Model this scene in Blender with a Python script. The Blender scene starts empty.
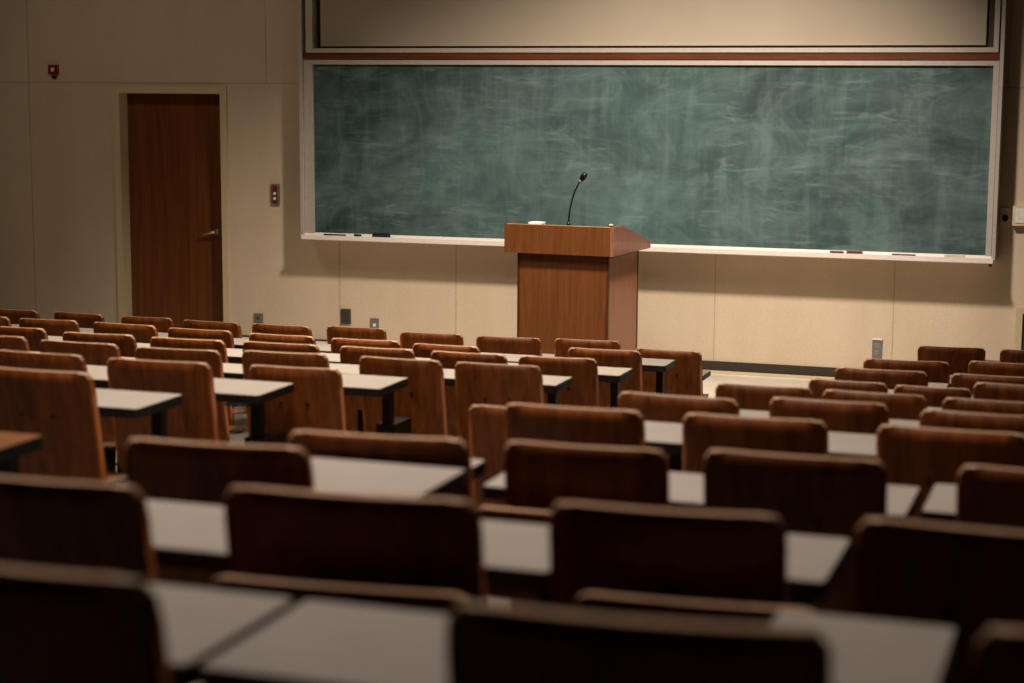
import bpy, bmesh, math, random
from mathutils import Vector, Matrix
random.seed(7)
PI = math.pi
sc = bpy.context.scene
COL = sc.collection

# ------------------------------------------------------------------ camera
CAM = Vector((0.0, 0.0, 2.43))
FPX, YAW, PITCH, ROLL = 1795.6, 0.32718, 0.14110, 0.00582
def cam_axes():
    cy, sy, cp, sp = math.cos(YAW), math.sin(YAW), math.cos(PITCH), math.sin(PITCH)
    fw = Vector((-sy*cp, cy*cp, -sp)); r = Vector((cy, sy, 0)); u = r.cross(fw)
    cr, sr = math.cos(ROLL), math.sin(ROLL)
    return cr*r+sr*u, -sr*r+cr*u, fw
CR, CU, CF = cam_axes()
def ray(x, y):
    return CF + CR*((x-512)/FPX) - CU*((y-341.5)/FPX)
def at_y(x, y, Y):                    # survey a photo point on the plane at depth Y
    d = ray(x, y); return CAM + d*(Y/d.y)
def at_z(x, y, z):                    # ... or on a level plane
    d = ray(x, y); return CAM + d*((z-CAM.z)/d.z)
cd = bpy.data.cameras.new('camera'); cam = bpy.data.objects.new('camera', cd); COL.objects.link(cam)
m = Matrix((CR, CU, -CF)).transposed().to_4x4(); m.translation = CAM
cam.matrix_world = m
cd.sensor_width = 36.0; cd.lens = FPX*36/1024; cd.clip_start = 0.05
cd.dof.use_dof = True; cd.dof.focus_distance = 13.2; cd.dof.aperture_fstop = 2.4
sc.camera = cam

# ------------------------------------------------------------------ materials
def lin(c):
    c = c/255
    return c/12.92 if c <= .04045 else ((c+.055)/1.055)**2.4
def rgb(r, g, b): return (lin(r), lin(g), lin(b), 1)
class NT:
    def __init__(s, name):
        s.m = bpy.data.materials.new(name); s.m.use_nodes = True
        s.t = s.m.node_tree; s.b = s.t.nodes['Principled BSDF']
    def n(s, typ, **kw):
        o = s.t.nodes.new(typ)
        for k, v in kw.items():
            if hasattr(o, k) and k not in o.inputs: setattr(o, k, v)
            else: o.inputs[k].default_value = v
        return o
    def l(s, a, b): s.t.links.new(a, b)
    def coord(s, scale=(1, 1, 1), rnd=False):
        tc = s.n('ShaderNodeTexCoord'); mp = s.n('ShaderNodeMapping')
        mp.inputs['Scale'].default_value = scale; s.l(tc.outputs['Object'], mp.inputs['Vector'])
        if rnd:
            oi = s.n('ShaderNodeObjectInfo'); k = s.n('ShaderNodeMath', operation='MULTIPLY'); k.inputs[1].default_value = 37.0
            s.l(oi.outputs['Random'], k.inputs[0]); s.l(k.outputs[0], mp.inputs['Location'])
        return mp.outputs['Vector']
    def noise(s, vec, scale, detail=4, rough=.55, dist=0):
        o = s.n('ShaderNodeTexNoise', Scale=scale, Detail=detail, Roughness=rough, Distortion=dist)
        s.l(vec, o.inputs['Vector']); return o.outputs['Fac']
    def ramp(s, fac, stops):
        o = s.n('ShaderNodeValToRGB'); e = o.color_ramp.elements
        e[0].position, e[0].color = stops[0]; e[1].position, e[1].color = stops[-1]
        for p, c in stops[1:-1]:
            q = e.new(p); q.color = c
        s.l(fac, o.inputs['Fac']); return o.outputs['Color']
    def mix(s, fac, a, b, mode='MIX'):
        o = s.n('ShaderNodeMix'); o.data_type = 'RGBA'; o.blend_type = mode
        for v, i in ((fac, 0), (a, 6), (b, 7)):
            if hasattr(v, 'is_linked'): s.l(v, o.inputs[i])
            else: o.inputs[i].default_value = v
        return o.outputs[2]
    def out(s, color=None, rough=.5, metal=0, coat=0, bump=None, bstr=.1, bdist=.002, spec=.5):
        b = s.b
        if color is not None:
            if hasattr(color, 'is_linked'): s.l(color, b.inputs['Base Color'])
            else: b.inputs['Base Color'].default_value = color
        if hasattr(rough, 'is_linked'): s.l(rough, b.inputs['Roughness'])
        else: b.inputs['Roughness'].default_value = rough
        b.inputs['Metallic'].default_value = metal; b.inputs['Coat Weight'].default_value = coat
        b.inputs['Specular IOR Level'].default_value = spec
        if bump is not None:
            k = s.n('ShaderNodeBump', Strength=bstr, Distance=bdist); s.l(bump, k.inputs['Height'])
            s.l(k.outputs['Normal'], b.inputs['Normal'])
        return s.m
def plain(name, c, rough=.5, metal=0, var=.12, scale=30, spec=.5):
    t = NT(name); v = t.coord(); f = t.noise(v, scale)
    lo = tuple(x*(1-var) for x in c[:3])+(1,); hi = tuple(min(1, x*(1+var)) for x in c[:3])+(1,)
    return t.out(t.ramp(f, [(.3, lo), (.7, hi)]), rough, metal, spec=spec)
def wood(name, dark, mid, light, stretch=(26, 26, 1.6), rough=.38, rnd=True, coat=.15, spec=.4):
    t = NT(name); v = t.coord(stretch, rnd)
    f1 = t.noise(v, 1.0, 6, .6, .6); v2 = t.coord(tuple(x*4 for x in stretch), rnd); f2 = t.noise(v2, 1.4, 3)
    c = t.ramp(f1, [(.28, dark), (.5, mid), (.74, light)])
    g = t.ramp(f2, [(.35, (.72, .72, .72, 1)), (.65, (1, 1, 1, 1))])
    c = t.mix(.7, c, g, 'MULTIPLY')
    if rnd:
        oi = t.n('ShaderNodeObjectInfo')
        k = t.ramp(oi.outputs['Random'], [(0, (.78, .76, .74, 1)), (1, (1.0, 1.0, 1.0, 1))])
        c = t.mix(1, c, k, 'MULTIPLY')
    return t.out(c, rough, coat=coat, bump=f2, bstr=.05, spec=spec)
M = {}
M['chair_wood'] = wood('chair_plywood', rgb(94, 45, 13), rgb(132, 68, 22), rgb(158, 88, 35), spec=.3, coat=.04, rough=.45)
M['edge_highlight'] = wood('plywood_edge_highlight', rgb(222, 170, 130), rgb(236, 190, 152), rgb(244, 204, 168), stretch=(6, 6, 6), spec=.4)  # pale plywood edge; overhead highlight painted into its colour
M['desk_reflection'] = wood('desk_warm_reflection', rgb(122, 76, 42), rgb(140, 90, 52), rgb(156, 106, 66), stretch=(3, 20, 20), rnd=False)  # brown grain standing in for the chair's reflection on a desk top
M['lectern_wood'] = wood('lectern_veneer', rgb(100, 56, 26), rgb(112, 64, 31), rgb(124, 74, 38), stretch=(30, 30, 1.5), rnd=False)
M['lectern_wood_pale'] = wood('lectern_pale_veneer', rgb(132, 80, 54), rgb(150, 96, 68), rgb(164, 110, 80), stretch=(30, 30, 1.5), rnd=False)  # paler veneer for the right-hand panels; left ones match the front
M['lectern_edge'] = wood('lectern_edge_banding', rgb(176, 118, 74), rgb(200, 146, 98), rgb(214, 164, 116), stretch=(5, 5, 5), rnd=False)
M['lectern_dark'] = wood('lectern_dark_trim', rgb(60, 28, 14), rgb(76, 38, 18), rgb(90, 48, 24), rnd=False)  # darker veneer for corner posts and plinth
M['door_wood'] = wood('door_veneer', rgb(86, 44, 18), rgb(106, 57, 24), rgb(122, 70, 33), stretch=(16, 16, .7), rnd=False)
M['strip_wood'] = wood('chalk_rail_wood', rgb(72, 36, 15), rgb(98, 50, 21), rgb(114, 62, 29), stretch=(1.2, 30, 30), rnd=False)
M['black'] = plain('black_steel', rgb(24, 24, 26), .42, .2)
M['black_edge'] = plain('black_edge_band', rgb(22, 21, 22), .5)
M['worn_steel'] = plain('worn_steel_edge', rgb(150, 140, 128), .4, .3)
M['cap'] = plain('dark_worn_cap', rgb(58, 54, 50), .35, .4)
M['bolt'] = plain('dark_bolt', rgb(40, 30, 26), .35, .6)
M['laminate'] = plain('grey_laminate', rgb(184, 173, 162), .42, var=.05, scale=8)
M['paint_cream'] = plain('cream_paint', rgb(196, 176, 142), .5, var=.05)
M['alu'] = plain('aluminium', rgb(196, 184, 172), .38, .35, var=.06)
M['alu_tray'] = plain('pale_aluminium_tray', rgb(226, 214, 202), .4, .1, var=.05)
M['seam'] = plain('wall_seam', rgb(162, 146, 120), .8)
M['recess'] = plain('dark_recess', rgb(60, 50, 40), .8)
M['base_black'] = plain('black_vinyl_base', rgb(44, 36, 28), .55)
M['brass'] = plain('satin_brass', rgb(214, 190, 150), .28, .9)
M['red'] = plain('dark_red_plastic', rgb(110, 28, 24), .4)
M['white'] = plain('white_plastic', rgb(220, 214, 205), .45)
M['grey_metal'] = plain('grey_steel_plate', rgb(128, 124, 120), .4, .5)
M['dark_grey'] = plain('dark_grey_plate', rgb(84, 76, 66), .5, .3)
M['beige_plastic'] = plain('beige_plastic', rgb(206, 184, 148), .5)
M['mic_black'] = plain('microphone_black', rgb(14, 15, 16), .4, .3)
M['felt'] = plain('black_felt', rgb(20, 20, 22), .9)
M['redbrown'] = plain('red_brown_wood', rgb(92, 50, 36), .6)
M['chalk'] = plain('chalk', rgb(238, 232, 222), .9)
M['ceiling'] = plain('ceiling_tile', rgb(74, 67, 58), .9)  # unseen ceiling, kept dark so less light bounces down
M['wall_dark'] = plain('low_bounce_wall', rgb(66, 50, 38), .8)  # unseen rear wall, colour darkened to cut bounced light on near seats
def mk_wall():
    t = NT('wall_fabric'); v = t.coord()
    f = t.noise(v, 1.1, 5, .6); g = t.noise(v, 160, 2); h = t.noise(t.coord((3, 3, .6)), 1.3, 5)
    c = t.ramp(f, [(.3, rgb(190, 168, 144)), (.7, rgb(204, 182, 157))])
    c = t.mix(.25, c, t.ramp(h, [(.3, rgb(174, 156, 130)), (.7, rgb(208, 192, 166))]))
    c = t.mix(.18, c, t.ramp(g, [(.35, rgb(156, 138, 114)), (.65, rgb(220, 204, 178))]))
    return t.out(c, .85, bump=g, bstr=.15, spec=.2)
M['wall'] = mk_wall()
def mk_panel():
    t = NT('screen_cream'); v = t.coord((1, 1, 1)); f = t.noise(v, .9, 3)
    return t.out(t.ramp(f, [(.3, rgb(156, 142, 122)), (.7, rgb(168, 153, 132))]), .7, spec=.25)
M['panel'] = mk_panel()
def mk_floor():
    t = NT('seating_floor_vinyl'); v = t.coord(); f = t.noise(v, 2.2, 6); g = t.noise(v, 60, 2)
    c = t.ramp(f, [(.3, rgb(108, 100, 92)), (.7, rgb(130, 122, 112))])
    c = t.mix(.25, c, t.ramp(g, [(.4, rgb(84, 78, 70)), (.6, rgb(150, 140, 130))]))
    return t.out(c, .45)
M['floor'] = mk_floor()
def mk_stage():
    t = NT('stage_floor_vinyl'); v = t.coord(); f = t.noise(v, 3, 5)
    c = t.ramp(f, [(.3, rgb(210, 198, 180)), (.7, rgb(226, 214, 196))])
    return t.out(c, .16, spec=.6)
M['stage'] = mk_stage()
def mk_slate():
    t = NT('green_slate')
    v = t.coord()
    cloud = t.noise(v, .55, 5, .6, .5)
    vert = t.noise(t.coord((6.5, 1, .8)), 1.3, 6, .62, .5)
    hor = t.noise(t.coord((.8, 1, 5.5)), 1.5, 7, .66, 1.2)
    blot = t.noise(t.coord((1.1, 1, 1.6)), 1.5, 9, .72, .9)
    fine = t.noise(t.coord((1.6, 1, 9)), 1.5, 6, .65, 1.5)
    diag = t.noise(t.coord((2.2, 1, 2.2)), 1.0, 3, .5, 1.5)
    c = t.ramp(cloud, [(.25, rgb(27, 40, 39)), (.5, rgb(36, 54, 52)), (.75, rgb(54, 77, 74))])
    dust = rgb(114, 135, 132)
    def msk(f, a, b, k): return t.ramp(f, [(a, (0, 0, 0, 1)), (b, (k, k, k, 1))])
    c = t.mix(msk(blot, .42, .74, .50), c, dust)
    gr = t.n('ShaderNodeTexGradient', gradient_type='SPHERICAL'); gm = t.coord((.34, .3, .62)); t.l(gm, gr.inputs['Vector'])  # lighter centre: thicker chalk plus the brighter lit middle painted into the slate
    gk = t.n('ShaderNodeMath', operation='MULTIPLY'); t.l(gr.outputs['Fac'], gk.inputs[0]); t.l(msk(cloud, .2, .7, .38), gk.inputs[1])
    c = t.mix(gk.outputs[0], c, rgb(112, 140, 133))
    c = t.mix(msk(vert, .50, .76, .26), c, dust)
    c = t.mix(msk(hor, .52, .80, .38), c, dust)
    mm_ = t.n('ShaderNodeMath', operation='MULTIPLY')
    t.l(msk(fine, .50, .78, .6), mm_.inputs[0]); t.l(msk(diag, .48, .62, .6), mm_.inputs[1])
    c = t.mix(mm_.outputs[0], c, rgb(150, 168, 164))
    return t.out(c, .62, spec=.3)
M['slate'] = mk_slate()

# ------------------------------------------------------------------ mesh helpers
def box(bm, x0, x1, y0, y1, z0, z1, mi=0):
    vs = [bm.verts.new(p) for p in ((x0,y0,z0),(x1,y0,z0),(x1,y1,z0),(x0,y1,z0),(x0,y0,z1),(x1,y0,z1),(x1,y1,z1),(x0,y1,z1))]
    fs = []
    for q in ((0,3,2,1),(4,5,6,7),(0,1,5,4),(1,2,6,5),(2,3,7,6),(3,0,4,7)):
        f = bm.faces.new([vs[i] for i in q]); f.material_index = mi; fs.append(f)
    return vs, fs
def cyl(bm, p, q, r0, r1=None, n=16, mi=0, caps=True):
    r1 = r0 if r1 is None else r1
    p, q = Vector(p), Vector(q); d = (q-p).normalized()
    a = d.orthogonal().normalized(); b = d.cross(a)
    R = []
    for c, r in ((p, r0), (q, r1)):
        R.append([bm.verts.new(c+a*(r*math.cos(2*PI*i/n))+b*(r*math.sin(2*PI*i/n))) for i in range(n)])
    for i in range(n):
        f = bm.faces.new((R[0][i], R[0][(i+1) % n], R[1][(i+1) % n], R[1][i])); f.smooth = True; f.material_index = mi
    if caps:
        for ring in (R[0][::-1], R[1]):
            f = bm.faces.new(ring); f.material_index = mi
def tube(bm, pts, r, n=12, mi=0):
    pts = [Vector(p) for p in pts]; rings = []
    rr = r if isinstance(r, (list, tuple)) else [r]*len(pts)
    a = None
    for i, p in enumerate(pts):
        d = (pts[min(i+1, len(pts)-1)]-pts[max(i-1, 0)]).normalized()
        a = d.orthogonal().normalized() if a is None else (a-d*a.dot(d)).normalized()
        b = d.cross(a)
        rings.append([bm.verts.new(p+a*(rr[i]*math.cos(2*PI*k/n))+b*(rr[i]*math.sin(2*PI*k/n))) for k in range(n)])
    for A, B in zip(rings, rings[1:]):
        for k in range(n):
            f = bm.faces.new((A[k], A[(k+1) % n], B[(k+1) % n], B[k])); f.smooth = True; f.material_index = mi
    for ring in (rings[0][::-1], rings[-1]):
        f = bm.faces.new(ring); f.material_index = mi
def prism(bm, pts, axis, lo, hi, mi=0):
    """extrude a polygon of 2D points along an axis (0=x: pts are (y,z); 1=y: (x,z); 2=z: (x,y))"""
    def P(a, t): return {0: (t, a[0], a[1]), 1: (a[0], t, a[1]), 2: (a[0], a[1], t)}[axis]
    A = [bm.verts.new(P(a, lo)) for a in pts]; B = [bm.verts.new(P(a, hi)) for a in pts]
    n = len(pts)
    for f in [bm.faces.new(A), bm.faces.new(B[::-1])]+[bm.faces.new((A[i], B[i], B[(i+1) % n], A[(i+1) % n])) for i in range(n)]:
        f.material_index = mi
def bevel(bm, w, seg=2, ang=40):
    es = [e for e in bm.edges if len(e.link_faces) == 2 and math.degrees(e.calc_face_angle(0)) > ang]
    bmesh.ops.bevel(bm, geom=es, offset=w, segments=seg, affect='EDGES', profile=.5, clamp_overlap=True)
def mesh(name, bm, mats):
    bmesh.ops.recalc_face_normals(bm, faces=bm.faces)
    me = bpy.data.meshes.new(name); bm.to_mesh(me); bm.free()
    for x in (mats if isinstance(mats, (list, tuple)) else [mats]): me.materials.append(x)
    return me
def obj(name, bm, mats, parent=None, loc=None):
    o = bpy.data.objects.new(name, mesh(name, bm, mats)); COL.objects.link(o)
    if parent: o.parent = parent
    if loc is not None: o.location = loc
    return o
def tag(o, label, cat, group=None):
    o['label'] = label; o['category'] = cat
    if group: o['group'] = group
    return o
def thing(name, label, cat, loc=(0, 0, 0), rz=0, group=None):
    o = bpy.data.objects.new(name, None); COL.objects.link(o); o.location = loc; o.rotation_euler = (0, 0, rz)
    o.empty_display_size = .1
    return tag(o, label, cat, group)
def struct(name, bm, mats, parent=None):
    o = obj(name, bm, mats, parent)
    if not parent: o['kind'] = 'structure'
    return o

# ------------------------------------------------------------------ room
WY = 14.154                            # depth of the board wall
STAGE = .151                           # height of the stage floor
SLOPE = .1142
def floor_z(Y):
    return max(0.0, 2.43-.3617-.80-SLOPE*Y)
YFLAT = (2.43-.3617-.80)/SLOPE
XL, XR, YB, ZC = -11.5, 4.2, -2.6, 5.75
SY = 12.2                              # stage edge
bm = bmesh.new()
prof = [(YB, floor_z(YB)), (YFLAT, 0), (SY, 0), (SY, STAGE), (WY, STAGE)]
for i, (a, b) in enumerate(zip(prof, prof[1:])):
    f = bm.faces.new([bm.verts.new(p) for p in ((XL, a[0], a[1]), (XR, a[0], a[1]), (XR, b[0], b[1]), (XL, b[0], b[1]))])
    f.material_index = 1 if i >= 2 else 0
bmesh.ops.remove_doubles(bm, verts=bm.verts, dist=1e-5)
struct('floor', bm, [M['floor'], M['stage']])
bm = bmesh.new(); box(bm, XL, XR, YB, WY+.3, ZC, ZC+.1); struct('ceiling', bm, M['ceiling'])
for nm, b in (('wall_left', (XL-.12, XL, YB, WY, -.3, ZC)), ('wall_right', (XR, XR+.12, YB, WY, -.3, ZC)), ('wall_back', (XL-.12, XR+.12, YB-.12, YB, -.3, ZC))):
    bm = bmesh.new(); box(bm, *b); struct(nm, bm, M['wall_dark'] if nm == 'wall_back' else M['wall'])
# board wall, with the doorway cut out
dl, dr = at_y(127.2, 95, WY+.115).x-.016, at_y(219.6, 95, WY-.02).x+.012
dt = at_y(170, 93.5, WY-.02).z+.012
bm = bmesh.new()
T = .22
box(bm, XL-.12, dl, WY, WY+T, -.3, ZC); box(bm, dr, XR+.12, WY, WY+T, -.3, ZC); box(bm, dl, dr, WY, WY+T, dt, ZC)
box(bm, dl, dr, WY+T-.02, WY+T, -.3, dt)
hz = at_y(170, 83, WY).z
def seam_v(x, z0, z1): box(bm, x-.004, x+.004, WY-.0012, WY+.001, z0, z1, 1)
for px, py in ((34, 250), (340, 300), (456, 300), (714, 340), (893.5, 310)):
    seam_v(at_y(px, py, WY).x, STAGE, hz)
seam_v(-4.19, STAGE, hz)
for px, py in ((28, 40), (265.5, 40), (1009, 60)): seam_v(at_y(px, py, WY).x, hz, ZC)
box(bm, XL, XR, WY-.0012, WY+.001, hz-.004, hz+.004, 1)
xs = at_y(28, 40, WY).x
box(bm, xs-.06, xs-.012, WY-.012, WY+.001, hz, ZC, 0)
struct('wall_front', bm, [M['wall'], M['seam']])
# black vinyl base along the wall, either side of the door
bm = bmesh.new()
bt = at_y(702, 360.3, WY).z
box(bm, dr+.07, XR, WY-.012, WY, STAGE, bt); box(bm, XL, dl-.16, WY-.012, WY, STAGE, bt); bevel(bm, .003, 1)
struct('baseboard_front', bm, M['base_black'])
bm = bmesh.new(); box(bm, XL, XR, SY-.025, SY+.05, STAGE-.03, STAGE+.006); bevel(bm, .006, 2)
struct('trim_1', bm, M['worn_steel'])
bm = bmesh.new(); box(bm, dr+.07, XR, WY-.10, WY-.022, STAGE+.001, STAGE+.012); bevel(bm, .004, 2)
struct('trim_2', bm, M['paint_cream'])

# ------------------------------------------------------------------ door
fr = bmesh.new()
fw = .05
for a, b in ((dl-fw, dl+.012), (dr-.012, dr+fw)): box(fr, a, b, WY-.02, WY+.16, STAGE, dt+fw)
box(fr, dl+.012, dr-.012, WY-.02, WY+.16, dt-.012, dt+fw)
bevel(fr, .004, 2)
lf = bmesh.new(); box(lf, dl+.016, dr-.016, WY+.115, WY+.158, STAGE+.008, dt-.016); bevel(lf, .002, 1)
door = struct('door_1', lf, M['door_wood'])
obj('door_frame', fr, M['paint_cream'], door)
hp = at_y(215.5, 232, WY+.10)
h = bmesh.new()
cyl(h, (hp.x, WY+.03+.086, hp.z), (hp.x, WY+.03+.074, hp.z), .032, .030, 24)
cyl(h, (hp.x, WY+.03+.075, hp.z), (hp.x, WY+.03+.03, hp.z), .011, .011, 16)
tube(h, [(hp.x+.012, WY+.03+.03, hp.z), (hp.x-.03, WY+.03+.028, hp.z-.004), (hp.x-.07, WY+.03+.03, hp.z-.014), (hp.x-.105, WY+.03+.034, hp.z-.022), (hp.x-.122, WY+.03+.042, hp.z-.024)], [.011, .011, .010, .009, .008], 14)
obj('door_handle', h, M['brass'], door)

# ------------------------------------------------------------------ chalkboard
BP = .20                               # how far the board stands off the wall
yF = WY-BP
def bx_(x): return x
XLo, XRo = at_y(301.2, 120, yF).x, at_y(1001.3, 120, yF).x      # outer edges
XLi, XRi = at_y(313.5, 120, yF).x, at_y(991.3, 120, yF).x     # slate edges
cxp = 650
z_tray = at_y(303, 238, yF-.07).z                             # bottom of the tray
z_slb = at_y(316, 232.5, yF).z
z_slt = at_y(650, 65, yF).z
z_rt0, z_rt1 = at_y(650, 65, yF).z, at_y(650, 60, yF).z       # top rail of the board
z_w0, z_w1 = z_rt1, at_y(650, 52.5, yF).z                     # wood rail
z_u0, z_u1 = z_w1, at_y(650, 48, yF).z                        # bottom rail of the upper frame
ZT = z_u1+1.45
board = thing('chalkboard', 'wide green chalkboard smeared with chalk in an aluminium wall frame under a cream panel', 'chalkboard', ((XLo+XRo)/2, WY, z_tray))
ox, oy, oz = board.location
def loc(o): o.location = (-ox, -oy, -oz); return o
bm = bmesh.new(); sx_, sz_ = (XLi+XRi)/2+.1, (z_slb+z_slt)/2-.1
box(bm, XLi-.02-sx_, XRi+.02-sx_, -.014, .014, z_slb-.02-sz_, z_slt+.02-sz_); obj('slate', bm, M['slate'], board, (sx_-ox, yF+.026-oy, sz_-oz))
bm = bmesh.new()
lst = at_y(304.3, 120, yF).x; rst = at_y(997.5, 120, yF).x
box(bm, XLo, lst, yF-.035, WY-.001, z_tray, ZT); box(bm, rst, XRo, yF-.035, WY-.001, z_tray, ZT)
box(bm, XLo, XRo, yF-.035, WY-.001, ZT, ZT+.06); bevel(bm, .004, 2)
loc(obj('outer_track', bm, M['alu'], board))
bm = bmesh.new()
box(bm, lst+.004, XLi, yF-.012, WY-.001, z_slb, z_rt1); box(bm, XRi, rst-.004, yF-.012, WY-.001, z_slb, z_rt1)
box(bm, XLi, XRi, yF-.012, WY-.001, z_rt0, z_rt1); bevel(bm, .003, 2)
loc(obj('board_frame', bm, M['alu'], board))
bm = bmesh.new(); box(bm, lst+.002, rst-.002, yF-.02, WY-.001, z_w0+.002, z_w1-.002); bevel(bm, .003, 2)
loc(obj('wood_rail', bm, M['strip_wood'], board))
bm = bmesh.new()
ul0, ul1 = at_y(307, 30, yF).x, at_y(313.8, 30, yF).x
ur0, ur1 = at_y(994.5, 30, yF).x, at_y(999.6, 30, yF).x
box(bm, ul0, ul1, yF-.03, WY-.001, z_u0, ZT); box(bm, ur0, ur1, yF-.03, WY-.001, z_u0, ZT); box(bm, ul1, ur0, yF-.03, WY-.001, z_u0, z_u1); box(bm, ul1, ur0, yF-.03, WY-.001, ZT-.05, ZT); bevel(bm, .003, 2)
loc(obj('upper_frame', bm, M['alu'], board))
bm = bmesh.new(); box(bm, ul1+.003, ur0-.003, yF+.065, yF+.085, z_u1+.003, ZT-.06); loc(obj('panel_recess', bm, M['recess'], board))  # dark backing: shade of the gap round the panel put into its colour
bm = bmesh.new(); box(bm, at_y(319, 30, yF).x, at_y(986, 30, yF).x, yF+.03, yF+.064, at_y(650, 45.5, yF).z, ZT-.09); bevel(bm, .004, 2)
loc(obj('cream_panel', bm, M['panel'], board))
# chalk tray: shallow trough whose lip projects into the room
bm = bmesh.new()
tz = z_slb
prism(bm, [(yF+.04, tz), (yF-.006, tz), (yF-.012, tz-.022), (yF-.075, tz-.024), (yF-.079, tz-.014), (yF-.088, tz-.014), (yF-.090, tz-.05), (yF-.06, tz-.058), (WY-.001, tz-.058), (WY-.001, tz)], 0, XLo+.03, XRo-.01)
bevel(bm, .002, 1)
loc(obj('chalk_tray', bm, M['alu_tray'], board))
bm = bmesh.new(); kx = at_y(990, 268, yF-.05).x; cyl(bm, (kx, yF-.05, tz-.056), (kx, yF-.05, tz-.078), .014, .012, 16); loc(obj('tray_stop', bm, M['black'], board))
TZ = tz-.0212
def on_tray(px0, px1, py, name, label, cat, build, mat):
    a, b = at_y(px0, py, yF-.045).x, at_y(px1, py, yF-.045).x
    bm = bmesh.new(); build(bm, (b-a))
    o = obj(name, bm, mat, None, ((a+b)/2, yF-.045, TZ)); tag(o, label, cat)
    return o
def b_eraser(hh, dd):
    def f(bm, w):
        box(bm, -w/2, w/2, -dd/2, dd/2, 0, hh*.55); box(bm, -w/2+.002, w/2-.002, -dd/2+.003, dd/2-.003, hh*.55, hh); bevel(bm, .003, 2)
    return f
def b_stick(r):
    def f(bm, w): cyl(bm, (-w/2, 0, r), (w/2, 0, r), r, r*.92, 14)
    return f
on_tray(324, 345.5, 236, 'marker_pen', 'long thin black stick lying at left end of chalk tray', 'pen', b_stick(.009), M['felt'])
on_tray(354.5, 361, 236.5, 'chalk_stub', 'short dark stub on chalk tray between black stick and black eraser', 'chalk', b_stick(.012), M['felt'])
on_tray(373, 389.5, 236.5, 'board_eraser', 'black felt eraser on left part of chalk tray', 'eraser', b_eraser(.04, .04), M['felt'])
on_tray(830, 843.5, 254.5, 'chalk_stick', 'shorter red-brown stick, leftmost on right half of chalk tray', 'chalk', b_stick(.011), M['redbrown'])
on_tray(846.5, 862.5, 255.2, 'board_eraser', 'narrow red-brown eraser on right half of chalk tray', 'eraser', b_eraser(.024, .03), M['redbrown'])
on_tray(892, 915.5, 257, 'pointer_stick', 'long brown stick lying on chalk tray left of beige eraser', 'stick', b_stick(.008), M['redbrown'])
on_tray(944, 965, 259, 'board_eraser', 'pale beige eraser near right end of chalk tray', 'eraser', b_eraser(.02, .035), M['beige_plastic'])

# ------------------------------------------------------------------ wall fittings
def plate(name, label, cat, x0, y0, x1, y1, th, mat, deep=0):
    a, b = at_y(x0, y1, WY), at_y(x1, y0, WY)
    cx, cz = (a.x+b.x)/2, (a.z+b.z)/2
    t = thing(name, label, cat, (cx, WY, cz))
    w, hh = (b.x-a.x)/2, (b.z-a.z)/2
    bm = bmesh.new(); box(bm, -w, w, -th, 0, -hh, hh); bevel(bm, min(.004, th*.4), 2)
    obj('cover_plate', bm, mat, t)
    return t, w, hh
# fire alarm pull / strobe at upper left
t, w, hh = plate('wall_alarm', 'small dark red square alarm high on wall left of the door', 'alarm', 50, 64.8, 59, 74.2, .03, M['red'])
bm = bmesh.new(); cyl(bm, (0, -.03, 0), (0, -.038, 0), .02, .016, 20); obj('lens', bm, M['white'], t)
bm = bmesh.new(); box(bm, -.02, .02, -.018, 0, -hh-.036, -hh-.018); bevel(bm, .003, 1); obj('button', bm, M['black'], t)
t, w, hh = plate('key_switch', 'grey key switch plate with red and white buttons beside chalkboard, right of door', 'switch', 272.2, 184, 280, 204.5, .02, M['grey_metal'])
bm = bmesh.new(); box(bm, -w*.55, w*.55, -.027, -.019, -hh*.82, hh*.82); bevel(bm, .003, 1); obj('switch_insert', bm, M['red'], t)
for z in (.008, -.035):
    bm = bmesh.new(); cyl(bm, (0, -.026, z), (0, -.036, z), .014, .012, 18); obj('button', bm, M['white'], t)
t, w, hh = plate('wall_outlet', 'grey outlet plate low on wall nearest the door', 'outlet', 254.6, 313.5, 263.2, 327, .012, M['grey_metal'])
for z in (.02, -.03):
    bm = bmesh.new(); cyl(bm, (0, -.011, z), (0, -.016, z), .016, .015, 18); obj('socket', bm, M['dark_grey'], t)
t, w, hh = plate('wall_vent', 'tall dark grille plate low on wall below left end of chalkboard', 'vent', 341.5, 309, 351, 323.6, .014, M['dark_grey'])
bm = bmesh.new()
for k in range(7):
    z = -hh*.75+k*hh*1.5/6; box(bm, -w*.8, w*.8, -.018, -.013, z-.004, z+.004)
obj('louvre', bm, M['recess'], t)
t, w, hh = plate('wall_outlet', 'square grey outlet plate with white mark, right of dark grille plate', 'outlet', 370.8, 318.5, 379, 330, .012, M['grey_metal'])
bm = bmesh.new(); box(bm, -.012, .014, -.017, -.011, -.018, .008); bevel(bm, .004, 2); obj('socket', bm, M['white'], t)
t, w, hh = plate('wall_outlet', 'steel duplex outlet plate on wall at right of lectern', 'outlet', 872, 340, 882.4, 357.5, .012, M['grey_metal'])
for s in (-1, 1):
    bm = bmesh.new(); cyl(bm, (0, -.011, s*hh*.42), (0, -.017, s*hh*.42), .02, .019, 20)
    for q in (-1, 1): box(bm, q*.008-.002, q*.008+.002, -.0185, -.016, s*hh*.42-.006, s*hh*.42+.006, 1)
    obj('socket', bm, [M['worn_steel'], M['black']], t)
bm = bmesh.new(); box(bm, -w, w, -.02, -.004, hh, hh+.012); bevel(bm, .003, 1); obj('top_clip', bm, M['white'], t)
t, w, hh = plate('wall_dial', 'beige control plate with round black knob right of chalkboard', 'dial', 999.5, 208, 1011, 228, .014, M['beige_plastic'])
bm = bmesh.new(); cyl(bm, (0, -.013, 0), (0, -.03, 0), .026, .022, 24); cyl(bm, (0, -.03, 0), (0, -.034, 0), .014, .012, 20); obj('knob', bm, M['mic_black'], t)
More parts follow.
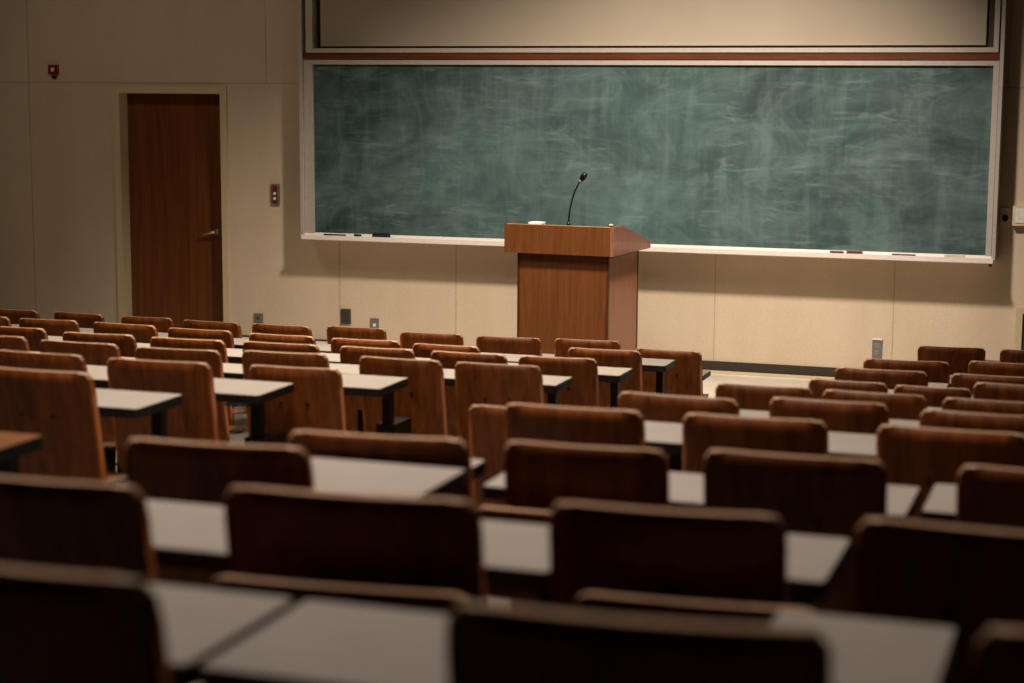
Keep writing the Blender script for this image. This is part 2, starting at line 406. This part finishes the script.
t, w, hh = plate('junction_box', 'cream wall box at right edge of photo beside black knob', 'box', 1012.5, 206, 1030, 225, .06, M['beige_plastic'])
bm = bmesh.new(); box(bm, -w*.62, w*.62, -.066, -.058, -hh*.7, hh*.75); bevel(bm, .003, 1); obj('box_cover', bm, M['white'], t)
bm = bmesh.new(); box(bm, w-.002, w+1.6, -.03, 0, -hh*.25, hh*.35); bevel(bm, .003, 1); obj('raceway', bm, M['beige_plastic'], t)
# low cabinet at the right end of the wall
a = at_y(1016.5, 307, WY-.02)
t = thing('wall_cabinet', 'low dark-fronted wall cabinet with pale frame at right edge of photo', 'cabinet', (a.x+.5, WY, STAGE))
hh = a.z-STAGE
bm = bmesh.new()
for x0, x1, z0, z1 in ((-.5, -.45, 0, hh), (.45, .5, 0, hh), (-.45, .45, hh-.045, hh), (-.45, .45, 0, .05)): box(bm, x0, x1, -.06, 0, z0, z1)
bevel(bm, .004, 1); obj('cabinet_frame', bm, M['paint_cream'], t)
bm = bmesh.new(); box(bm, -.445, -.003, -.04, -.01, .055, hh-.05); box(bm, .003, .445, -.04, -.01, .055, hh-.05); bevel(bm, .003, 1); obj('cabinet_door', bm, M['recess'], t)
bm = bmesh.new(); cyl(bm, (-.03, -.04, hh*.6), (-.03, -.06, hh*.6), .01, .012, 14); obj('knob', bm, M['grey_metal'], t)

# ------------------------------------------------------------------ lectern
LR = math.radians(4.5)
LY = 12.50
pc = at_y(613, 240, LY)                # near right corner of the box
pl = at_y(504, 237, LY+.06)
bw = ((pl-pc).x**2+(pl-pc).y**2)**.5
BW, BD = bw, .84
ztop = at_y(613, 228, LY).z; zbot = at_y(613, 257, LY).z
lec = thing('lectern', 'brown wooden lectern with wide sloped top in front of chalkboard', 'lectern', (0, 0, STAGE), -LR)
ux, uy = Vector((math.cos(LR), -math.sin(LR), 0)), Vector((math.sin(LR), math.cos(LR), 0))
cen = Vector((pc.x, pc.y, 0))-ux*(BW/2)+uy*(BD/2)
lec.location = (cen.x, cen.y, STAGE)
H1, H0 = ztop-STAGE, zbot-STAGE
hw, hd = BW/2, BD/2
tk = .022
bm = bmesh.new(); box(bm, -hw+tk, hw-tk, -hd, -hd+tk, H0, H1); bevel(bm, .002, 1); obj('top_front_panel', bm, M['lectern_wood'], lec)
zb = H0+.055
side = [(-hd, H0), (hd, H0), (hd, H0+.05), (-hd+.20, H1+.002), (-hd, H1+.002)]
for s, mt in ((-1, 'lectern_wood'), (1, 'lectern_wood_pale')):
    bm = bmesh.new(); prism(bm, side, 0, s*hw-(tk if s > 0 else 0), s*hw+(tk if s < 0 else 0)); bevel(bm, .002, 1)
    obj('top_side_panel', bm, M[mt], lec)
bm = bmesh.new()
prism(bm, [(-hd+tk, H0), (hd, H0), (hd, H0+.03), (-hd+.20, H1-.05), (-hd+tk, H1-.05)], 0, -hw+tk, hw-tk); bevel(bm, .002, 1)
obj('reading_surface', bm, M['lectern_wood'], lec)
bm = bmesh.new(); box(bm, -hw+tk, hw-tk, -hd-.0006, -hd+tk, H1, H1+.004); obj('edge_strip', bm, M['lectern_edge'], lec)
# body
pbl, pbr = 519.0, 604.0
bwid = BW*(92/109.0); bh = bwid/2; bd0, bd1 = -hd+.055, -hd+.055+.64
off = .018
bm = bmesh.new(); box(bm, off-bh+.018, off+bh-.018, bd0, bd0+.02, .03, H0); bevel(bm, .002, 1); obj('body_front_panel', bm, M['lectern_wood'], lec)
bm = bmesh.new(); box(bm, off+bh-.03, off+bh, bd0+.02, bd1, .03, H0-.02); bevel(bm, .002, 1); obj('body_side_panel', bm, M['lectern_wood_pale'], lec)
bm = bmesh.new(); box(bm, off-bh, off-bh+.03, bd0+.02, bd1, .03, H0-.02); bevel(bm, .002, 1); obj('body_side_panel', bm, M['lectern_wood'], lec)
bm = bmesh.new()
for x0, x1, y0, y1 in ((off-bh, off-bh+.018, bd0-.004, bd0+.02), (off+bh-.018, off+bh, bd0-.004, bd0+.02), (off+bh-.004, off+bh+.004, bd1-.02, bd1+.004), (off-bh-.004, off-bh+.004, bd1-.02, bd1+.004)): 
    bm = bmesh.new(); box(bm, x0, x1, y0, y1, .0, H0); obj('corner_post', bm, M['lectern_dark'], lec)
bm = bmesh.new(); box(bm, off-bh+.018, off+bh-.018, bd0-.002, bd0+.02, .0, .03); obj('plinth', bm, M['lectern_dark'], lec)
bm = bmesh.new(); box(bm, off-bh+.03, off+bh-.03, bd1-.30, bd1-.02, .32, .34); box(bm, off-bh+.03, off+bh-.03, bd0+.03, bd1-.02, .03, .05); obj('shelf', bm, M['lectern_wood'], lec)
bm = bmesh.new(); cyl(bm, (hw-.035, -hd+.05, H1-.05), (hw-.035, -hd+.05, H1+.012), .012, .012, 14); cyl(bm, (hw-.035, -hd+.05, H1+.012), (hw-.035, -hd+.05, H1+.024), .02, .012, 14); obj('lamp_knob', bm, M['beige_plastic'], lec)
# microphone
mloc = Vector((cen.x, cen.y, 0))+ux*(-hw+BW*(567-504)/109.0)+uy*(-hd+.10)
mz = STAGE+H1-.0485
mb, mt_ = at_y(568.5, 224, mloc.y), at_y(583.5, 175.5, mloc.y)
mic = thing('gooseneck_microphone', 'thin black gooseneck microphone standing on lectern top', 'microphone', (mb.x, mloc.y, mz))
def ml(px, py):
    p = at_y(px, py, mloc.y); return Vector((p.x-mb.x, 0, p.z-mz))
bm = bmesh.new(); cyl(bm, (0, 0, 0), (0, 0, .028), .032, .026, 24); cyl(bm, (0, 0, .028), (0, 0, .075), .016, .012, 18); obj('base', bm, M['mic_black'], mic)
p = [Vector((0, 0, .07)), ml(568.8, 219), ml(570, 209), ml(572, 200), ml(575, 191), ml(578.5, 184), ml(581.3, 180)]
bm = bmesh.new(); tube(bm, p, .006, 12); obj('gooseneck', bm, M['mic_black'], mic)
a, b = ml(580.8, 180.6), ml(586, 173)
d = (b-a)
bm = bmesh.new(); tube(bm, [a, a+d*.1, a+d*.35, a+d*.7, a+d*.93, a+d], [.011, .017, .022, .023, .017, .006], 18); obj('capsule', bm, M['mic_black'], mic)
bm = bmesh.new(); tube(bm, [a-d*.22, a-d*.1, a+d*.08], [.010, .014, .015], 16); obj('collar', bm, M['worn_steel'], mic)
# papers on the reading surface
pp = Vector((cen.x, cen.y, 0))+ux*(-hw+BW*(529.5-504)/109.0)+uy*(-hd+.12)
bm = bmesh.new()
for k in range(4): box(bm, -.05+.003*k, .05+.002*k, -.04, .05+.002*k, k*.016, k*.016+.014)
bevel(bm, .001, 1)
o = obj('paper_stack', bm, M['chalk'], None, (pp.x, pp.y, mz)); o.rotation_euler.z = -LR
tag(o, 'small white stack of paper on lectern top left of microphone', 'paper')

# ------------------------------------------------------------------ chair prototype
CH = .83                               # back top above the floor at the pedestal
W0 = .42
def shell_back(w, hgt, r, th, sag, nx=22, nz=12):
    bm = bmesh.new(); G = {}
    for s in (0, 1):
        for i in range(nx+1):
            u = -1+2*i/nx; u = math.copysign(abs(u)**.8, u)
            x = u*w/2
            e = abs(x)-(w/2-r)
            drop = r-math.sqrt(max(0, r*r-e*e)) if e > 0 else 0
            for k in range(nz+1):
                v = k/nz
                z = drop*.0 + (-hgt+drop)+(hgt-2*drop)*v
                y = sag*(abs(x)/(w/2))**2 - th*(s-.5)
                G[s, i, k] = bm.verts.new((x, y, z))
    for i in range(nx):
        for k in range(nz):
            for s in (0, 1):
                q = [G[s, i, k], G[s, i+1, k], G[s, i+1, k+1], G[s, i, k+1]]
                f = bm.faces.new(q if s == 1 else q[::-1]); f.smooth = True; f.material_index = 0
        for k in (0, nz):
            q = [G[0, i, k], G[0, i+1, k], G[1, i+1, k], G[1, i, k]]
            bm.faces.new(q if k == 0 else q[::-1]).material_index = 1
    for i in (0, nx):
        for k in range(nz):
            q = [G[0, i, k], G[0, i, k+1], G[1, i, k+1], G[1, i, k]]
            bm.faces.new(q).material_index = 1
    return bm
TILT = math.radians(10)
BH = .47
def shear_back(bm, z_top, y_top):
    for v in bm.verts:
        z = v.co.z
        v.co = Vector((v.co.x, v.co.y-z*math.tan(TILT)+y_top, z+z_top))
def back_bm():
    bm = shell_back(W0, BH, .022, .022, .022)
    es = [e for e in bm.edges if len(e.link_faces) == 2 and e.link_faces[0].material_index != e.link_faces[1].material_index]
    bmesh.ops.bevel(bm, geom=es, offset=.0095, segments=4, affect='EDGES', profile=.5, material=1)
    bm.normal_update()
    for f in bm.faces:
        f.smooth = True; f.material_index = 1 if f.material_index == 1 and f.normal.z > .22 and abs(f.normal.x) < .8 else 0  # only upward-facing rim keeps the painted highlight colour
    shear_back(bm, CH, -.25); return bm
ZS = .43
def seat_bm():
    # plywood pan
    bm = bmesh.new(); n, mm = 14, 12; w, d, th, r = .39, .32, .018, .05; G = {}
    for s in (0, 1):
        for i in range(n+1):
            x = (-1+2*i/n)*w/2; e = abs(x)-(w/2-r); dr_ = r-math.sqrt(max(0, r*r-e*e)) if e > 0 else 0
            for k in range(mm+1):
                y = dr_*.6+(d-1.6*dr_)*k/mm
                t_ = k/mm
                z = .02*math.cos(t_*PI)*.6 - .05*max(0, t_-.75)**2*8 + .012*(abs(x)/(w/2))**2 - th*s
                G[s, i, k] = bm.verts.new((x, y-.17, ZS+z))
    def F(a, mi, sm):
        f = bm.faces.new(a); f.material_index = mi; f.smooth = sm
    for i in range(n):
        for k in range(mm):
            for s in (0, 1): F([G[s, i, k], G[s, i+1, k], G[s, i+1, k+1], G[s, i, k+1]], 0, True)
        for k in (0, mm): F([G[0, i, k], G[0, i+1, k], G[1, i+1, k], G[1, i, k]], 1, False)
    for i in (0, n):
        for k in range(mm): F([G[0, i, k], G[0, i, k+1], G[1, i, k+1], G[1, i, k]], 1, False)
    return bm
def y_back(z): return -.25-(z-CH)*math.tan(TILT)
CHAIR_MESH = {}
CHAIR_MESH['backrest'] = mesh('backrest', back_bm(), [M['chair_wood'], M['edge_highlight']])
CHAIR_MESH['seat'] = mesh('seat', seat_bm(), [M['chair_wood'], M['edge_highlight']])
bm = bmesh.new()
pts = [(y_back(.62)+.020, .62), (y_back(.44)+.02, .44), (-.14, ZS-.035), (.08, ZS-.035), (.08, ZS-.055), (-.155, ZS-.055), (y_back(.42)-.0, .42), (y_back(.62)+.003, .62)]
for s in (-1, 1): prism(bm, [(a, b) for a, b in pts], 0, s*.07-.018, s*.07+.018)
box(bm, -.10, .10, -.09, .09, ZS-.062, ZS-.035)
CHAIR_MESH['seat_bracket'] = mesh('seat_bracket', bm, M['black'])
bm = bmesh.new(); cyl(bm, (0, 0, .0), (0, 0, ZS-.06), .032, .032, 18); cyl(bm, (0, 0, ZS-.16), (0, 0, ZS-.06), .04, .05, 18)
CHAIR_MESH['pedestal'] = mesh('pedestal', bm, M['black'])
bm = bmesh.new(); cyl(bm, (0, 0, -.004), (0, 0, .012), .10, .09, 24)
CHAIR_MESH['base_plate'] = mesh('base_plate', bm, M['black'])
bm = bmesh.new(); zq = CH-.155; cyl(bm, (0, y_back(zq)-.010, zq), (0, y_back(zq)-.020, zq), .007, .006, 12)
CHAIR_MESH['bolt'] = mesh('bolt', bm, M['bolt'])
bm = shell_back(.44, .22, .04, .019, .012); shear_back(bm, 0, 0)
CHAIR_MESH['rear_panel'] = mesh('rear_panel', bm, [M['chair_wood'], M['edge_highlight']])
def part(name, me, parent, loc=(0, 0, 0), rot=(0, 0, 0), sx=1, sy=1):
    o = bpy.data.objects.new(name, me); COL.objects.link(o); o.parent = parent; o.location = loc; o.rotation_euler = rot; o.scale = (sx, sy, 1)
    return o
RAMP_ROT = -math.atan(SLOPE)
def make_chair(label, top, yaw, sx, group, rear=None):
    d = Vector((math.sin(yaw), -math.cos(yaw), 0))*.25     # top centre relative to the pedestal
    base = Vector((top.x-d.x, top.y-d.y, 0)); base.z = floor_z(base.y)
    t = thing('lecture_chair', label, 'chair', base, yaw, group)
    t.scale = (sx, 1, (top.z-base.z)/CH)
    part('backrest', CHAIR_MESH['backrest'], t); part('seat', CHAIR_MESH['seat'], t); part('seat_bracket', CHAIR_MESH['seat_bracket'], t)
    pd = part('pedestal', CHAIR_MESH['pedestal'], t)
    part('base_plate', CHAIR_MESH['base_plate'], pd, (0, 0, 0), (RAMP_ROT if base.y < YFLAT else 0, 0, 0))
    for s in (-1, 1): part('bolt', CHAIR_MESH['bolt'], t, (s*.06, .022*(.06/.21)**2, 0))
    if rear:
        p = at_y(*rear, top.y-.075)
        part('rear_panel', CHAIR_MESH['rear_panel'], t, ((p.x-base.x)/sx, p.y-base.y, (p.z-base.z)/t.scale.z))
    return t

# ------------------------------------------------------------------ desk prototype
DH, DW, DD = .745, .515, .32
DESK_MESH = {}
def slab(x0, x1, y0, y1, z0, z1, r, bv):
    bm = bmesh.new(); pts = []
    for cx, cy, a0 in ((x1-r, y1-r, 0), (x0+r, y1-r, 90), (x0+r, y0+r, 180), (x1-r, y0+r, 270)):
        for k in range(5):
            a = math.radians(a0+k*22.5); pts.append((cx+r*math.cos(a), cy+r*math.sin(a)))
    prism(bm, pts, 2, z0, z1); bevel(bm, bv, 2, 60); return bm
DESK_MESH['tabletop'] = mesh('tabletop', slab(-DW+.003, -.003, -DD/2+.003, DD/2-.003, DH-.006, DH, .012, .0015), M['laminate'])
DESK_MESH['edge_band'] = mesh('edge_band', slab(-DW, 0, -DD/2, DD/2, DH-.036, DH-.002, .014, .004), M['black_edge'])
bm = bmesh.new(); box(bm, -.02, .02, .10, .14, DH-.215, DH-.036); box(bm, -.05, .05, -.06, .14, DH-.046, DH-.036); bevel(bm, .003, 1)
DESK_MESH['neck'] = mesh('neck', bm, M['black'])
bm = bmesh.new(); box(bm, -.043, .043, .09, .28, 0, DH-.21); bevel(bm, .004, 2)
DESK_MESH['column'] = mesh('column', bm, M['black'])
bm = bmesh.new(); box(bm, -.044, .044, .089, .281, DH-.2115, DH-.209); bevel(bm, .002, 1)
DESK_MESH['column_cap'] = mesh('column_cap', bm, M['cap'])
bm = bmesh.new(); box(bm, -.06, .06, -.105, .105, -.004, .012); bevel(bm, .003, 1)
DESK_MESH['base_plate'] = mesh('base_plate', bm, M['black'])
POST = .085
def make_desk(label, x_end, yc, zt, w, group, col=.175, sy=1):
    base = Vector((x_end-POST, yc, floor_z(yc)))
    t = thing('lecture_desk', label, 'desk', base, 0, group)
    t.scale = (1, 1, (zt-base.z)/DH)
    part('tabletop', DESK_MESH['tabletop'], t, (POST, DD/2*(1-sy), 0), sx=w/DW, sy=sy); part('edge_band', DESK_MESH['edge_band'], t, (POST, DD/2*(1-sy), 0), sx=w/DW, sy=sy)
    part('neck', DESK_MESH['neck'], t, (0, col-.175, 0))
    c = part('column', DESK_MESH['column'], t, (0, col-.175, 0)); part('column_cap', DESK_MESH['column_cap'], c)
    part('base_plate', DESK_MESH['base_plate'], t, (0, col, floor_z(yc+col)-base.z), (RAMP_ROT if base.y < YFLAT else 0, 0, 0))
    return t

# ------------------------------------------------------------------ seating
# every back as surveyed in the photo: left x, left y, right x, right y of its top edge; None = that end is out of frame
N_ = None
ROWS = [  # key, block, row phrase, fixed depth of the row (None = from the slope of the hall), chairs
 ('F', 'left', 'front row', 10.95, [(-11,308,37,311,11.15),(53,311,102,315,11.12),(120.5,316,171.6,318,11.05),(182,319.5,239,323),(251,323,310,327),(326,326,385,328.5),(399.6,332,462.5,334),(476,336,541,338),(554,338.5,620,341),(634,348,701,352,10.6)]),
 ('S', 'left', 'second row', N_, [(N_,314,8.6,317,9.62),(18,318.2,77,320.5),(92,321.5,155,326),(167,327.5,231,331),(248,333,314,336.5),(330,338,400,341),(412,343,479,347),(567.5,347.5,641,351)]),
 ('T', 'left', 'third row', N_, [(N_,326,45,328.5),(61.5,332,134,335),(149,337,224,340.5),(241.5,341,318,345),(339,346,413.5,349.5),(430,350.5,506,355),(518,356,597,358.5)]),
 ('U', 'left', 'fourth row', 7.15, [(N_,335,25,337),(38,339.5,117,344.5),(134,347,219.5,350.5),(241,350.5,327,354),(358,356,441,361,7.27),(454,362,541,366)]),
 ('V', 'left', 'fifth row', N_, [(N_,351,83,355),(105.5,358,209.5,363),(248,365,340,369,6.5)]),
 ('W', 'left', 'sixth row', N_, [(N_,368,90,373)]),
 ('A', 'right', 'front row', 11.6, [(918,346,986,348),(1000,349,N_,352)]),
 ('B', 'right', 'second row', 10.0, [(863,358.5,951,362),(968,360.5,N_,362)]),
 ('C', 'right', 'third row', 8.9, [(834.5,367,928,372),(951,373,N_,374)]),
 ('D', 'right', 'fourth row', 7.75, [(808,378,887,384),(894,385,972,389),(973,382,N_,389)]),
 ('E', 'right', 'fifth row', N_, [(715,383,813,388),(822,389,927,396),(942,397,N_,401)]),
 ('G', 'right', 'sixth row', 5.88, [(468,405,592,411,5.88),(617,391,738,400),(769,397,889,404),(919,409,N_,419)]),
 ('H', 'right', 'seventh row', N_, [(503,403,643,411),(682,413,828,421),(876,424,N_,433)]),
 ('I', 'right', 'eighth row', N_, [(123,439,308,447),(287,431,468,439,3.75),(503,441,667,450,3.83),(703,449,887,461,3.89),(957,464,N_,474,4.05)]),
 ('J', 'right', 'second row from the camera', N_, [(N_,478,138,487),(222,487,478,500),(548,503,787,515),(855,517,N_,532)]),
 ('K', 'right', 'row nearest the camera', N_, [(N_,560,150,580),(444,605,832,630),(975,625,N_,650)]),
]
ORD = ['first', 'second', 'third', 'fourth', 'fifth', 'sixth', 'seventh', 'eighth', 'ninth', 'tenth']
Z0 = -.3617
def plane_hit(x, y):
    d = ray(x, y); d = d/d.y
    Y = Z0/(d.z+SLOPE)
    return d, Y
SPECIAL = {
 ('F', 9): 'brown plywood chair at aisle end of left front row, full back visible beside lectern',
 ('S', 7): 'brown plywood chair before the lectern foot, last of the second row in left block',
 ('W', 0): 'large plywood chair at left edge with two bolts on its tall exposed back',
 ('V', 1): 'tall exposed plywood back between two grey desks, second chair of left block fifth row',
 ('V', 2): 'tall exposed plywood chair at aisle end of left block fifth row, between two desks',
 ('G', 0): 'low brown plywood chair mostly hidden at left end of right block sixth row',
 ('I', 0): 'brown plywood chair left of the wide bright desk, overlapping its back edge, mid left',
 ('J', 0): 'dark plywood chair back cut by left frame edge, second row from the camera',
 ('J', 1): 'wide dark plywood chair left of centre, second row from the camera',
 ('J', 2): 'wide dark plywood chair right of centre, second row from the camera',
 ('J', 3): 'dark plywood chair cut by right frame edge, second row from the camera',
 ('K', 0): 'nearest very dark blurred chair back in bottom left corner',
 ('K', 1): 'nearest very dark blurred chair back at bottom centre',
 ('K', 2): 'sliver of blurred chair back in bottom right corner',
}
REAR = {('J', 1): (320, 585), ('J', 2): (679, 602), ('I', 2): (548, 512)}
DESKS = []
for key, block, phrase, depth, chairs in ROWS:
    placed = []
    for i, c in enumerate(chairs):
        fixed = c[4] if len(c) > 4 else depth
        x0, y0, x1, y1 = c[:4]
        if x0 is None or x1 is None:
            px, py = (x1, y1) if x0 is None else (x0, y0)
            # the visible end fixes the chair; the hidden end takes the standard width
            oth = y0 if x0 is None else y1
            d, Y = plane_hit(px, py)
            if fixed: Y = fixed
            p = at_y(px, py, Y); s = 1 if x0 is None else -1
            top = Vector((p.x-s*W0/2, Y, p.z-.001)); yaw, sx = random.uniform(-.03, .03), 1.0
        else:
            d0, Y0 = plane_hit(x0, y0); d1, Y1 = plane_hit(x1, y1)
            md = (d0+d1)/2; Y = Z0/(md.z+SLOPE)
            if fixed: Y = fixed
            a, b = CAM+d0*Y, CAM+d1*Y
            # small swivel that brings both ends of the top edge level
            dz = b.z-a.z
            yaw = 0.0
            k = ((md*Y).z)/Y            # dz per metre of depth
            yaw = max(-.2, min(.2, .6*math.atan2(-dz/k, W0)))
            a = CAM+d0*(Y-math.sin(yaw)*W0/2); b = CAM+d1*(Y+math.sin(yaw)*W0/2)
            wid = ((b-a).x**2+(b-a).y**2)**.5
            sx = max(.72 if key == 'D' else .88, min(1.12, wid/W0))
            top = (a+b)/2
        # the ends of a curved back lie forward of its middle
        top = top-Vector((0, .011, 0))
        label = SPECIAL.get((key, i)) or f'brown plywood chair, {ORD[i]} from the left in the {phrase} of the {block} block'
        make_chair(label, top, yaw, sx, 'wooden lecture chairs in rows', REAR.get((key, i)))
        placed.append((top, label, i))
    DESKS.append((key, block, phrase, placed))

END = {  # photo point of the far right corner of desks whose end shows
 ('S', 7): (676, 358), ('T', 6): (633, 366), ('U', 5): (573, 375), ('V', 2): (409, 377.5), ('V', 1): (295, 383), ('W', 0): (184, 395),
 ('K', 0): (297, 598), ('K', 1): (957, 627), ('J', 2): (852, 532), ('I', 0): (468, 469), ('I', 1): (487, 457.5), ('I', 3): (921, 484), ('S', 6): (538, 351.5), ('K', 9): (0, 0)}
DLAB = {('V', 2): 'grey desk with exposed black post at aisle end of left block fifth row',
 ('V', 1): 'grey desk with black post between the two tall exposed chair backs of left fifth row',
 ('W', 0): 'grey desk right of the large bolted chair at left edge',
 ('I', 0): 'wide bright grey desk with slanted right end, left of centre',
 ('K', 0): 'blurred grey desk at bottom left, beside the corner chair and a dark gap',
 ('K', 1): 'blurred grey desk at bottom right, right of nearest centre chair',
 ('J', 2): 'blurred grey desk patch with slanted end, right of centre in second row from camera'}
for key, block, phrase, placed in DESKS:
    ym = sum(p[0].y for p in placed)/len(placed)
    prev = None
    DHT = dict(F=.17, S=.12, T=.12, U=.12, V=.13, W=.147, A=.15, B=.13, C=.13, D=.12, E=.13, G=.13, H=.125, I=.16, J=.155, K=.16)
    for top, label, i in placed:
        yr = top.y*.92+ym*.08
        if key == 'I' and i == 0: yr = top.y
        dh = {('V', 1): .132, ('V', 2): .14, ('I', 0): .115, ('G', 0): .22, ('U', 0): .15, ('U', 1): .15, ('U', 2): .15, ('K', 1): .175}.get((key, i), DHT[key])
        zt = 2.43+Z0-SLOPE*yr-dh
        if key in 'FA': zt = .812-dh
        yc = yr+.35
        if (key, i) in END:
            q = at_z(*END[key, i], zt); xe = q.x
            kq = 1.0 if key in 'KV' or (key == 'I' and i == 0) else .3; yc = (q.y-DD/2)*kq+yc*(1-kq)
            xe = at_y(*END[key, i], yc+DD/2).x
        else: xe = top.x+(.29 if (key, i) != ('F', 9) else .16)
        if key == 'H' and i == 1: xe += .06
        w = DW
        if prev is not None and not (key == 'I' and i < 2):
            w = min(DW, xe-prev-.015)
            if w < .25: xe = prev+.015+.40; w = .40
        if key == 'K' and i == 0: k_end, k_y, k_z = xe, yc, zt; prev = xe+.40; w = DW
        if key == 'H' and i == 0: w = .46
        if key == 'I' and i >= 2: w = min(.60, xe-prev-.02)
        if key == 'K' and i == 1: w = .25
        if key == 'V' and i == 2: w = .40; xe = at_y(*END[key, i], yc+DD/2).x
        if not (key == 'K' and i == 0): prev = xe
        lab = DLAB.get((key, i)) or f'grey-topped desk before the {ORD[i]} chair from left, {phrase}, {block} block'
        make_desk(lab, xe, yc, zt, w, 'grey lecture desks in rows', -.03 if key == 'I' and i == 0 else .05 if key == 'V' and i == 1 else .185, .8 if key in 'FSTU' else 1)
    if key == 'K':      # desk between the dark gap and the nearest centre chair
        make_desk('large blurred grey desk at bottom left of centre, right of the dark gap', k_end+.40, k_y, k_z, .385, 'grey lecture desks in rows')
# desk poking in from the left edge, warm reflected tint painted on its top
q = at_z(45, 435, floor_z(4.05)+.735)
dk = make_desk('desk end with painted warm reflection poking in at left edge below the bolted chair', q.x, q.y-DD/2, floor_z(4.05)+.735, DW, 'grey lecture desks in rows')
for ch in dk.children:
    if ch.name.startswith('tabletop'):
        ch.data = ch.data.copy(); ch.data.materials[0] = M['desk_reflection']

# ------------------------------------------------------------------ light
def area(name, loc_, target, sx, sy, power, color, spread=180):
    l = bpy.data.lights.new(name, 'AREA'); l.shape = 'RECTANGLE'; l.size, l.size_y = sx, sy; l.energy = power; l.color = color
    l.spread = math.radians(spread)
    o = bpy.data.objects.new(name, l); COL.objects.link(o); o.location = loc_
    o.rotation_euler = (Vector(target)-Vector(loc_)).to_track_quat('-Z', 'Y').to_euler(); return o
def spot(name, loc_, target, power, color, angle, blend, radius):
    l = bpy.data.lights.new(name, 'SPOT'); l.energy = power; l.color = color; l.spot_size = math.radians(angle); l.spot_blend = blend; l.shadow_soft_size = radius
    o = bpy.data.objects.new(name, l); COL.objects.link(o); o.location = loc_
    o.rotation_euler = (Vector(target)-Vector(loc_)).to_track_quat('-Z', 'Y').to_euler(); return o
WARM = (1.0, .86, .71)
sp = spot('board_light', (-2.6, 10.55, 5.25), (-3.75, 14.1, .3), 1950, (1.0, .89, .78), 62, 1.0, .2)
sp.scale = (1.55, 1, 1)
area('hall_light_side', (-8.0, 10.0, 5.5), (-8.0, 13.4, .6), 1.6, 1.2, 20, (1, .85, .66), 105)
area('hall_light_front', (-3.8, 8.6, 5.5), (-3.8, 8.6, 0), 3.0, 2.0, 165, (1, .86, .70), 104)
area('hall_light_middle', (-2.3, 4.3, 5.6), (-2.3, 4.6, 0), 2.4, 1.6, 82, (1, .87, .76), 110)
w = bpy.data.worlds.new('world'); sc.world = w; w.use_nodes = True
w.node_tree.nodes['Background'].inputs[0].default_value = (1, .85, .7, 1); w.node_tree.nodes['Background'].inputs[1].default_value = .02
sc.view_settings.view_transform = 'Standard'
sc.view_settings.look = 'None'
sc.view_settings.exposure = 0.0
sc.cycles.use_denoising = True
